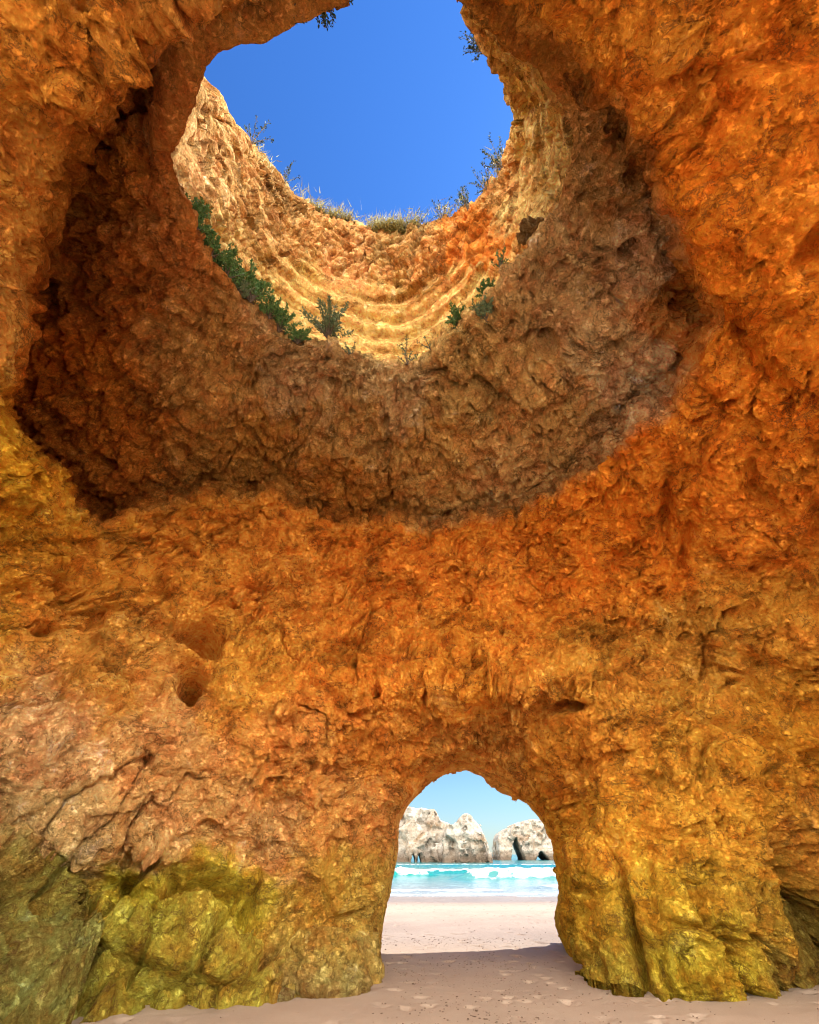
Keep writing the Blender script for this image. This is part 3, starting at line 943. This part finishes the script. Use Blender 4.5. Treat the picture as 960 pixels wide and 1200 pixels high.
nt.links.new(sx.outputs['Y'], near_.inputs['Value'])
lace = math_n(nt, 'MULTIPLY', lace, near_.outputs[0])
fm_ = math_n(nt, 'MAXIMUM', fmask, lace)
nt.links.new(mixc(nt, fm_, colw, (.50, .52, .53)), b.inputs['Base Color'])
nt.links.new(math_n(nt, 'ADD', .15, math_n(nt, 'MULTIPLY', fm_, .7)), b.inputs['Roughness'])
bp = N(nt, 'ShaderNodeBump'); bp.inputs['Strength'].default_value = .8; bp.inputs['Distance'].default_value = .12
nt.links.new(noise_n(nt, coord(nt, (.7, 1.5, 1)), 1.6, 6, .65), bp.inputs['Height'])
nt.links.new(bp.outputs[0], b.inputs['Normal'])
sea = mesh_obj('sea_water', VW, grid_faces(len(ys), len(xs)), m)
fa = sea.data.attributes.new('foam', 'FLOAT', 'POINT')
fa.data.foreach_set('value', foam.astype(np.float32).ravel())
tag(sea, kind='structure')


# ================================================================== SEA STACKS (density field -> surface net)
def surface_net(Dn, org, h):
    """Dn>0 inside; returns verts, quads"""
    s = Dn > 0
    nx, ny, nz = Dn.shape
    cnt = np.zeros((nx - 1, ny - 1, nz - 1), np.int32)
    acc = np.zeros((nx - 1, ny - 1, nz - 1, 3), np.float32)
    corners = [(i, j, k) for i in (0, 1) for j in (0, 1) for k in (0, 1)]
    sl = lambda c: Dn[c[0]:nx - 1 + c[0], c[1]:ny - 1 + c[1], c[2]:nz - 1 + c[2]]
    for a in corners:
        for ax in range(3):
            if a[ax] == 0:
                b_ = list(a); b_[ax] = 1
                va, vb = sl(a), sl(tuple(b_))
                cr = (va > 0) != (vb > 0)
                t = np.where(cr, va / np.where(cr, va - vb, 1), 0)
                p = np.array(a, np.float32)
                cnt += cr
                for q in range(3):
                    acc[..., q] += cr * (p[q] + (t if q == ax else 0))
    act = cnt > 0
    idx = np.full(act.shape, -1, np.int64)
    idx[act] = np.arange(act.sum())
    ijk = np.argwhere(act)
    v = (ijk + acc[act] / cnt[act][:, None]) * h + org
    quads = []
    for ax in range(3):
        o = [q for q in range(3) if q != ax]
        a = np.moveaxis(s, [ax, o[0], o[1]], [0, 1, 2])
        I = np.moveaxis(idx, [ax, o[0], o[1]], [0, 1, 2])
        cr = a[:-1, 1:-1, 1:-1] != a[1:, 1:-1, 1:-1]
        w = np.argwhere(cr)
        i, j, k = w[:, 0], w[:, 1] + 1, w[:, 2] + 1
        q = np.stack([I[i, j - 1, k - 1], I[i, j, k - 1], I[i, j, k], I[i, j - 1, k]], -1)
        fl = a[i, j, k]
        if ax == 1: fl = ~fl
        q[~fl] = q[~fl][:, ::-1]
        quads.append(q)
    q = np.concatenate(quads)
    return v, q[(q >= 0).all(1)]


def stack_mat():
    m, nt, b = mat_new('pale_limestone', .92, .15)
    c = coord(nt)
    n1 = noise_n(nt, c, .22, 7, .65, .8)
    n2 = noise_n(nt, c, 1.1, 7, .7)
    base = ramp(nt, n1, [(.34, (.32, .22, .14)), (.44, (.42, .35, .28)), (.56, (.50, .455, .40)), (.7, (.57, .53, .485))])
    base = mixc(nt, .75, base, ramp(nt, n2, [(.34, (.55, .5, .48)), (.5, (1, 1, 1)), (.7, (1.15, 1.15, 1.15))]), 'MULTIPLY')
    sx = N(nt, 'ShaderNodeSeparateXYZ'); nt.links.new(c, sx.inputs[0])
    zz = math_n(nt, 'ADD', sx.outputs['Z'], math_n(nt, 'MULTIPLY', n2, 2.0))
    mr = N(nt, 'ShaderNodeMapRange'); mr.inputs['From Min'].default_value = 4.2; mr.inputs['From Max'].default_value = 1.6
    nt.links.new(zz, mr.inputs['Value'])
    base = mixc(nt, mr.outputs[0], base, (.16, .12, .09))       # darker towards the foot
    cb = coord(nt, (.04, .04, .9))
    base = mixc(nt, .6, base, ramp(nt, noise_n(nt, cb, 1.0, 4, .6), [(.38, (.72, .66, .62)), (.55, (1, 1, 1))]), 'MULTIPLY')
    nt.links.new(base, b.inputs['Base Color'])
    bp = N(nt, 'ShaderNodeBump'); bp.inputs['Strength'].default_value = 1; bp.inputs['Distance'].default_value = .8
    nt.links.new(n2, bp.inputs['Height']); nt.links.new(bp.outputs[0], b.inputs['Normal'])
    return m


M_stack = stack_mat()


def make_stack(name, label, prof, y0, depth, holes, seed, h=.36, group='sea stacks off the beach'):
    """prof: (x, top height) outline seen from the beach; body about y0"""
    prof = np.array(prof, float)
    x0, x1 = prof[0, 0] - 3, prof[-1, 0] + 3
    X = np.arange(x0, x1, h); Y = np.arange(y0 - depth - 3, y0 + depth + 3, h * 1.3); Z = np.arange(-3, prof[:, 1].max() + 3, h)
    # cube cells assumed; use anisotropic scaling afterwards
    g3 = np.stack(np.meshgrid(X, Y, Z, indexing='ij'), -1).astype(np.float32)
    gx, gy, gz = g3[..., 0], g3[..., 1], g3[..., 2]
    top = np.interp(gx, prof[:, 0], prof[:, 1])
    w = 1.1 * fbm(g3 * .25, 4, seed) + 2.0 * fbm(g3 * np.array([.1, .1, .05], np.float32), 3, seed + 5) + .35 * ridged(g3 * np.array([.5, .5, .9], np.float32), 3, seed + 8)
    w = w + 1.5 * facet(g3 * np.array([.22, .22, .16], np.float32), seed + 11) + .7 * facet(g3 * .6, seed + 12)
    led = .5 * noise3(np.stack([gx * .05, gy * .05, gz * .8], -1), seed + 9)
    ends = np.minimum(gx - prof[0, 0], prof[-1, 0] - gx)
    side = depth * (1 - .45 * np.clip(gz / 16, 0, 1)) - np.abs(gy - y0)
    dt = (top - gz)
    D = np.minimum(np.minimum(side * .8 + w * 1.2 + led, dt * .9 + w * .22), ends + w * .5)
    for hx, hz0, hw, hh in holes:       # wave-cut arches right through the stack
        q = np.clip((gz - hz0) / hh, 0, 1)
        half = hw * (1 - q) ** .8
        hd = np.where(gz < hz0 + hh, np.abs(gx - hx) - half, 3 + 0 * gx) + .15 * w
        D = np.minimum(D, hd * 1.0)
    D[0] = D[-1] = -1; D[:, 0] = D[:, -1] = -1; D[:, :, 0] = D[:, :, -1] = -1
    v, q = surface_net(D, np.zeros(3), 1.0)
    v = v * [h, h * 1.3, h] + [X[0], Y[0], Z[0]]
    o = mesh_obj(name, v, q, M_stack)
    tag(o, label, 'sea stack', group)
    return o


def X_at(px, y):            # world x of a pixel column near the horizon at distance y
    return (px - 480) / F * (y / (cp + sp * .72))
def Z_at(py, y):
    d = ray(480, py)
    return CAM_H + d[2] / d[1] * y


S = 175.0
prof = [(X_at(p, S), Z_at(q, S)) for p, q in [(405, 975), (430, 955), (452, 950), (468, 948), (480, 947), (497, 947), (511, 949), (514, 953), (518, 962), (524, 964), (530, 967)]]
make_stack('sea_stack', 'broad flat topped pale stack seen at the left side of the arch opening', prof, S + 5, 9, [(X_at(484, S - 3), -1, .8, 3.2), (X_at(491, S - 3), -1, .7, 3.5)], 200)
S = 168.0
prof = [(X_at(p, S), Z_at(q, S)) for p, q in [(520, 985), (526, 968), (534, 968), (539, 962), (544, 956), (550, 954), (556, 957), (563, 966), (568, 975), (572, 990), (573, 1000)]]
make_stack('sea_stack', 'pointed narrow stack with warm tan sides in the middle of the arch opening', prof, S + 4, 7, [], 230)
S = 235.0
prof = [(X_at(p, S), Z_at(q, S)) for p, q in [(585, 985), (587, 979), (592, 975), (600, 970), (610, 966), (620, 962), (632, 961), (645, 962), (658, 966), (680, 975), (700, 985)]]
make_stack('sea_stack', 'long grey shaded stack pierced by two small wave arches at the right', prof, S + 6, 9, [(X_at(607, S - 2), -1, 3.0, 8.6), (X_at(635, S - 2), -1, 3.2, 3.8)], 260, .42)

# ================================================================== BOULDERS on the sand
def icos(sub):
    import bmesh
    bm = bmesh.new()
    bmesh.ops.create_icosphere(bm, subdivisions=sub, radius=1)
    v = np.array([x.co[:] for x in bm.verts]); f = np.array([[x.index for x in fc.verts] for fc in bm.faces])
    bm.free()
    return v, f


def boulder(name, label, pos, size, seed, colr, rot=0, mat=None, cat='boulder', group=None, sub=6, amp=1.0, fct=.12):
    v, f = icos(sub)
    p = v.astype(np.float32)
    s = np.array(size)
    k = fbm(p * 1.1 + seed * 3.7, 4, seed)
    r = ridged(p * 2.2 + seed, 4, seed + 1)
    a1, a2, _ = worley(p * 3.0 + seed, seed + 2)
    v = v * (1 + amp * (.30 * k + fct * facet(p * 1.3 + seed, seed + 6) + .10 * r - .10 * (1 - sstep(0, .12, a2 - a1)) + .03 * fbm(p * 9, 3, seed + 3)))[:, None] * s
    c_, s_ = math.cos(rot), math.sin(rot)
    v = v @ np.array([[c_, s_, 0], [-s_, c_, 0], [0, 0, 1]])
    v[:, 2] = np.maximum(v[:, 2], -.35)
    o = mesh_obj(name, v, f, mat or M_rock)
    o.location = pos
    ca = o.data.color_attributes.new('stone', 'FLOAT_COLOR', 'POINT')
    cc = np.ones((len(v), 4), np.float32)
    hz = sstep(-.1, size[2], v[:, 2])[:, None]
    cc[:, :3] = np.array(colr[0]) * (1 - hz) + np.array(colr[1]) * hz
    ca.data.foreach_set('color', cc.ravel())
    tag(o, label, cat, group)
    return o


q = pt(372, 1163, 'z', 0)
boulder('boulder', 'low rounded olive boulder on the sand against the left foot of the arch', (q[0] - .02, q[1] + .22, .10), (.70, .55, .50), 3, ((.22, .18, .08), (.36, .26, .08)))
q = pt(322, 1173, 'z', 0)
boulder('boulder', 'small flat dark stone half sunk in the sand in front of the olive boulder', (q[0], q[1] + .12, .02), (.22, .16, .10), 5, ((.16, .13, .07), (.22, .18, .09)), sub=4)

# wedge of dark stone caught on the shaft wall
q = pt(626, 272, 'z', 11.6)
boulder('hanging_rock', 'dark angular rock jutting from the yellow shaft wall under the roof hole', (q[0], q[1], q[2]), (.27, .20, .17), 9, ((.22, .16, .10), (.28, .20, .13)), rot=.5, cat='rock', sub=5, fct=.75)


# ================================================================== PLANTS
def leaf_mat(name, c1, c2):
    m, nt, b = mat_new(name, .6, .3)
    n = noise_n(nt, coord(nt), 14, 3, .6)
    nt.links.new(ramp(nt, n, [(.35, c1), (.65, c2)]), b.inputs['Base Color'])
    return m


M_leaf = leaf_mat('shrub_leaf', (.07, .17, .04), (.16, .30, .09))
M_grey = leaf_mat('grey_green_leaf', (.11, .17, .08), (.22, .29, .15))
M_dry = leaf_mat('dry_grass', (.32, .30, .10), (.45, .42, .18))
M_dark = leaf_mat('dark_leaf', (.02, .05, .03), (.05, .09, .05))
M_wood = leaf_mat('twig', (.10, .07, .05), (.16, .12, .08))


def tube(path, r0, r1, n=4):
    path = np.asarray(path); V_, F_ = [], []
    K = len(path)
    for k in range(K):
        d = path[min(k + 1, K - 1)] - path[max(k - 1, 0)]
        d = d / (np.linalg.norm(d) + 1e-9)
        a = np.cross(d, [.3, .2, 1]); a /= np.linalg.norm(a) + 1e-9
        b_ = np.cross(d, a)
        r = r0 + (r1 - r0) * k / (K - 1)
        for j in range(n):
            t = 2 * math.pi * j / n
            V_.append(path[k] + r * (a * math.cos(t) + b_ * math.sin(t)))
    for k in range(K - 1):
        for j in range(n):
            F_.append((k * n + j, k * n + (j + 1) % n, (k + 1) * n + (j + 1) % n, (k + 1) * n + j))
    return V_, F_


def merge(parts):
    V_, F_ = [], []
    for v, f in parts:
        o = len(V_)
        V_ += list(v); F_ += [tuple(i + o for i in q) for q in f]
    return np.array(V_), F_


def shrub(name, label, pos, h, w, mat, kind='bush', seed=0, lean=(0, 0, 0), cat='shrub', group=None, down=False):
    rs = np.random.default_rng(seed)
    root = bpy.data.objects.new(name, None); COL.objects.link(root)
    root.location = pos; root.empty_display_size = .1
    tag(root, label, cat, group)
    stems, leaves = [], []
    ns = {'bush': 34, 'spray': 9, 'spike': 3, 'fern': 14}[kind]
    for s in range(ns):
        a = rs.uniform(0, 2 * math.pi)
        sp_ = rs.uniform(.1, 1) * w
        hh = h * rs.uniform(.55, 1.05) * (1 - .35 * sp_ / w)
        tip = np.array([math.cos(a) * sp_, math.sin(a) * sp_, hh]) + np.array(lean) * hh
        if down: tip[2] = -abs(tip[2])
        mid = tip * .5 + np.array([0, 0, .12 * h * (-1 if down else 1)]) + rs.normal(0, .04 * h, 3)
        ts = np.linspace(0, 1, 7)[:, None]
        path = (1 - ts) ** 2 * 0 + 2 * (1 - ts) * ts * mid + ts ** 2 * tip
        path = path + rs.normal(0, .012 * h, path.shape) * ts
        stems.append(tube(path, .007 + .006 * h, .002))
        nl = {'bush': 100, 'spray': 34, 'spike': 30, 'fern': 40}[kind]
        for l in range(nl):
            t = rs.uniform(.22, 1.0) ** .8
            i = min(int(t * 6), 5); fr_ = t * 6 - i
            p = path[i] * (1 - fr_) + path[i + 1] * fr_
            d = rs.normal(0, 1, 3); d[2] += .5; d /= np.linalg.norm(d)
            ax = path[i + 1] - path[i]; ax /= np.linalg.norm(ax) + 1e-9
            d = d * .8 + ax * .7; d /= np.linalg.norm(d)
            ln = rs.uniform(.5, 1.2) * (.055 if kind == 'bush' else .05) * (.7 + .6 * h)
            wd = ln * rs.uniform(.16, .30)
            sd = np.cross(d, rs.normal(0, 1, 3)); sd /= np.linalg.norm(sd) + 1e-9
            p = p + rs.normal(0, .02 * h, 3)
            leaves.append(([p, p + d * ln * .5 + sd * wd, p + d * ln, p + d * ln * .5 - sd * wd], [(0, 1, 2, 3)]))
    v, f = merge(stems); mesh_obj('stem', v, f, M_wood, parent=root)
    v, f = merge(leaves); mesh_obj('foliage', v, f, mat, smooth=False, parent=root)
    return root


# find the lip / rim in the finished rock
VU = V[:nrU * NC].reshape(nrU, NC, 3)
def row_i(r): return int(np.argmin(np.abs(tsU - r)))
def lip_at(px, py, r=7.0):
    row = VU[row_i(r)]
    qx, qy = project(row)
    k = np.argmin((qx - px) ** 2 + (qy - py) ** 2)
    return row[k], k
def ledge_pos(px, py, r=6.6):
    p, k = lip_at(px, py, 7.0)
    return VU[row_i(r)][k]


GL = 'shrubs on the ledge round the roof hole'
for i, (px, py, h_, w_, mt, kd, lab) in enumerate([
    (236, 275, .75, .35, M_leaf, 'bush', 'bright green shrub at the far left end of the lower ledge, highest up'),
    (272, 330, .75, .38, M_leaf, 'bush', 'bright green leafy shrub on the ledge, second down from the left end'),
    (300, 358, .95, .45, M_leaf, 'bush', 'tall feathery green shrub on the left ledge, just left of the round grey bush'),
    (330, 388, .65, .45, M_leaf, 'bush', 'low spreading green shrub between the feathery shrub and the round grey bush'),
    (388, 412, 1.05, .55, M_grey, 'bush', 'round grey green twiggy bush on the ledge left of the lowest point of the hole'),
    (253, 302, .45, .30, M_leaf, 'bush', 'small green tuft on the ledge between the two highest shrubs of the left end'),
    (288, 346, .45, .30, M_grey, 'bush', 'small grey green tuft at the left foot of the tall feathery shrub'),
    (315, 374, .50, .32, M_leaf, 'bush', 'small green tuft at the right foot of the tall feathery shrub'),
    (352, 399, .40, .35, M_leaf, 'bush', 'lowest creeping green tuft touching the left side of the round grey bush'),
    (412, 420, .35, .25, M_grey, 'spray', 'small wiry tuft just right of the round grey bush'),
    (510, 418, .35, .28, M_grey, 'spray', 'tiny grey green tuft on the ledge just right of the plant with an upright spike'),
    (572, 352, .40, .25, M_leaf, 'bush', 'little green tuft midway up the right ledge below the thin high spray'),
    (478, 436, .80, .40, M_grey, 'spray', 'thin grey green plant with an upright spike at the lowest point of the hole'),
    (535, 392, .60, .35, M_leaf, 'bush', 'dark green tuft on the ledge, right of the lowest point of the hole'),
    (553, 376, .55, .30, M_leaf, 'spray', 'small green spray on the right ledge beneath the tilted orange band'),
    (592, 328, .60, .22, M_leaf, 'spray', 'thin green spray high on the right ledge below the dark jutting rock'),
]):
    p = ledge_pos(px, py)
    shrub('ledge_shrub', lab, (p[0], p[1], p[2] - .05), h_ * .95, w_ * 1.15, mt, kd, 300 + i, lean=(0, -.12, 0), group=GL)
# the plant growing on the face of the ring
p, k = lip_at(565, 360); p = VU[row_i(7.35)][k]
shrub('ledge_shrub', 'pale green clump growing on the brown rock face just under the right ledge', (p[0], p[1], p[2]), .55, .3, M_grey, 'bush', 340, lean=(0, -.4, -.3), group=GL)

GR = 'plants along the top rim of the shaft'
for i, (px, py, h_, w_, mt, kd, lab) in enumerate([
    (292, 170, .9, .5, M_dark, 'spray', 'dark sprig on the rim beside the left peak of rock'),
    (330, 218, .9, .5, M_dark, 'spray', 'dark sprig on the left rim halfway down from the peak'),
    (404, 265, .7, .4, M_dark, 'spray', 'small dark sprig standing on the rim left of its lowest dip'),
    (488, 272, .9, .7, M_dark, 'spray', 'low dark sprays on the rim at its lowest dip'),
    (522, 264, 1.0, .7, M_dark, 'spray', 'low dark green plant on the rim just right of its lowest dip'),
    (550, 250, 1.3, .4, M_dark, 'fern', 'tall feathery dark plant standing against the sky on the right rim'),
    (575, 228, 1.0, .5, M_dark, 'fern', 'bushy dark plant next above the tall feathery plant on the right rim'),
    (592, 198, 1.3, .45, M_dark, 'fern', 'leaning dark shrub high on the right rim under the notch'),
]):
    p, k = lip_at(px, py, 2.0)
    shrub('rim_plant', lab, (p[0], p[1], p[2] - .05), h_, w_, mt, kd, 360 + i, lean=(-.25 if px > 540 else 0.1, -.15, 0), group=GR)
# plants hanging into the sky hole from the near roof edge
for i, (px, py, h_, w_, kd, lab) in enumerate([
    (376, -8, .45, .18, 'fern', 'dark twig hanging from the roof edge at the top of the sky hole'),
    (345, 2, .22, .1, 'spray', 'small sprig hanging from the roof edge left of the hanging twig'),
    (412, -20, .28, .12, 'spray', 'thin sprig at the very top edge, right of the hanging twig'),
    (576, 52, .6, .2, 'fern', 'dark tuft growing from the right upper edge of the sky hole')]):
    p, k = lip_at(px, py, 7.0 if px < 500 else 2.0)
    dr = np.array([CX, CY]) - np.array([px, py]); dr = dr / np.linalg.norm(dr)
    if px < 500:
        shrub('hanging_plant', lab, p, h_, w_, M_dark, kd, 380 + i, lean=(0, .9, 0), group='plants hanging at the upper edge of the hole', down=False)
    else:
        shrub('hanging_plant', lab, p, .8, .3, M_dark, kd, 380 + i, lean=(-.7, -.2, -.4), group='plants hanging at the upper edge of the hole')

# dry grass on the rim: nobody could count the blades
rs = np.random.default_rng(5)
row = VU[row_i(1.85)]
gv, gf = [], []
for k in range(0, NC):
    if phi[k] < -110 or phi[k] > 105: continue
    for _ in range(10):
        if noise3(np.array([[row[k][0] * .8, row[k][1] * .8, 3]]), 5)[0] < -.05 + .5 * rs.random() - .2: continue
        p = row[k] + rs.normal(0, .16, 3) * [1, 1, .2]
        hgt = rs.uniform(.08, .34)
        a = rs.uniform(0, 6.28)
        d = np.array([math.cos(a), math.sin(a), 0])
        ln = rs.normal(0, .12, 3) * [1, 1, 0]
        o = len(gv)
        gv += [p - d * .012, p + d * .012, p + ln + [0, 0, hgt]]
        gf.append((o, o + 1, o + 2))
gr = mesh_obj('rim_grass', np.array(gv), gf, M_dry, smooth=False)
tag(gr, 'dry yellow green grass fringing the top rim of the shaft', 'grass', kind='stuff')

# grit, shells and weed scraps scattered on the sand inside the cave
v0, f0 = icos(1)
pv, pf = [], []
for _ in range(5000):
    x = rs.normal(1.3, 1.6) if _ % 3 else rs.uniform(-5, 8); y = rs.uniform(7, 15) if _ % 3 else rs.uniform(6.5, 26)
    if noise3(np.array([[x * .5, y * .5, 0]]), 8)[0] < rs.uniform(-.4, .5): continue
    s_ = rs.uniform(.004, .012) * (1.3 if rs.random() < .1 else 1)
    o = len(pv)
    pv += list(v0 * s_ * rs.uniform(.5, 1.4, 3) * [1.4, 1, .5] + [x, y, .006 + float(sand_z(np.array(x), np.array(y)))])
    pf += [tuple(i + o for i in q) for q in f0.tolist()]
m, nt, b = mat_new('grit', .9, .2)
nt.links.new(ramp(nt, noise_n(nt, coord(nt), 3, 2, .5), [(.4, (.10, .06, .04)), (.6, (.28, .20, .15))]), b.inputs['Base Color'])
tag(mesh_obj('beach_grit', np.array(pv), pf, m), 'dark specks of shell and weed strewn over the sand', 'grit', kind='stuff')

# ================================================================== LIGHT
SUN_EL, SUN_AZ = 46, 62          # azimuth clockwise from +Y: ahead and to the right
sd = bpy.data.lights.new('sun', 'SUN')
sd.energy = 2.0
sd.angle = R(.5)
sd.color = (1, .95, .87)
so = bpy.data.objects.new('sun', sd)
COL.objects.link(so)
dv = Vector((math.sin(R(SUN_AZ)) * math.cos(R(SUN_EL)), math.cos(R(SUN_AZ)) * math.cos(R(SUN_EL)), math.sin(R(SUN_EL))))
so.rotation_euler = dv.to_track_quat('Z', 'Y').to_euler()
so.location = (10, 20, 40)

w = bpy.data.worlds.new('World')
SC.world = w
w.use_nodes = True
nt = w.node_tree
bg = nt.nodes['Background']
sky = nt.nodes.new('ShaderNodeTexSky')
sky.sky_type = 'NISHITA'
sky.sun_disc = False
sky.sun_elevation = R(SUN_EL)
sky.sun_rotation = R(SUN_AZ)
sky.altitude = 0
sky.air_density = 0.8
sky.dust_density = .3
sky.ozone_density = 3.0
geo = nt.nodes.new('ShaderNodeTexCoord')
sxyz = nt.nodes.new('ShaderNodeSeparateXYZ')
nt.links.new(geo.outputs['Generated'], sxyz.inputs[0])
grade = ramp(nt, sxyz.outputs['Z'], [(0.0, (.37, .40, .42)), (.09, (.37, .46, .47)), (.3, (.30, .45, .51)), (1.0, (.34, .72, 1.20))])
blue = mixc(nt, 1.0, sky.outputs[0], grade, 'MULTIPLY')
# bright cloud bank added to the unseen sky behind the viewer, lighting the cave
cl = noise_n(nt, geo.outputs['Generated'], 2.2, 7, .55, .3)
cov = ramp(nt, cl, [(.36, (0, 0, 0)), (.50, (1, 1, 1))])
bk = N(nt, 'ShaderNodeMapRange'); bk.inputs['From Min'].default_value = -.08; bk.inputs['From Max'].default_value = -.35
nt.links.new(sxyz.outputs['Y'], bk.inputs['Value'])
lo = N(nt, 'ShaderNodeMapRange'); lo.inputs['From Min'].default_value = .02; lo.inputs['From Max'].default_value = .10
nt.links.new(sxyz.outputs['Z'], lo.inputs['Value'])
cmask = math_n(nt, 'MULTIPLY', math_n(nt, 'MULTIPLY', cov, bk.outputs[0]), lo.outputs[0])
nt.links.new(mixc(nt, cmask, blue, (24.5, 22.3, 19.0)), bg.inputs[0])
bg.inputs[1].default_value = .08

SC.view_settings.view_transform = 'Standard'
SC.view_settings.look = 'None'
SC.view_settings.exposure = 1.95
SC.view_settings.gamma = 1
SC.cycles.use_denoising = True
SC.cycles.filter_width = 1.1
SC.cycles.max_bounces = 12
SC.cycles.diffuse_bounces = 8
SC.cycles.use_adaptive_sampling = True
SC.cycles.adaptive_threshold = 0.02
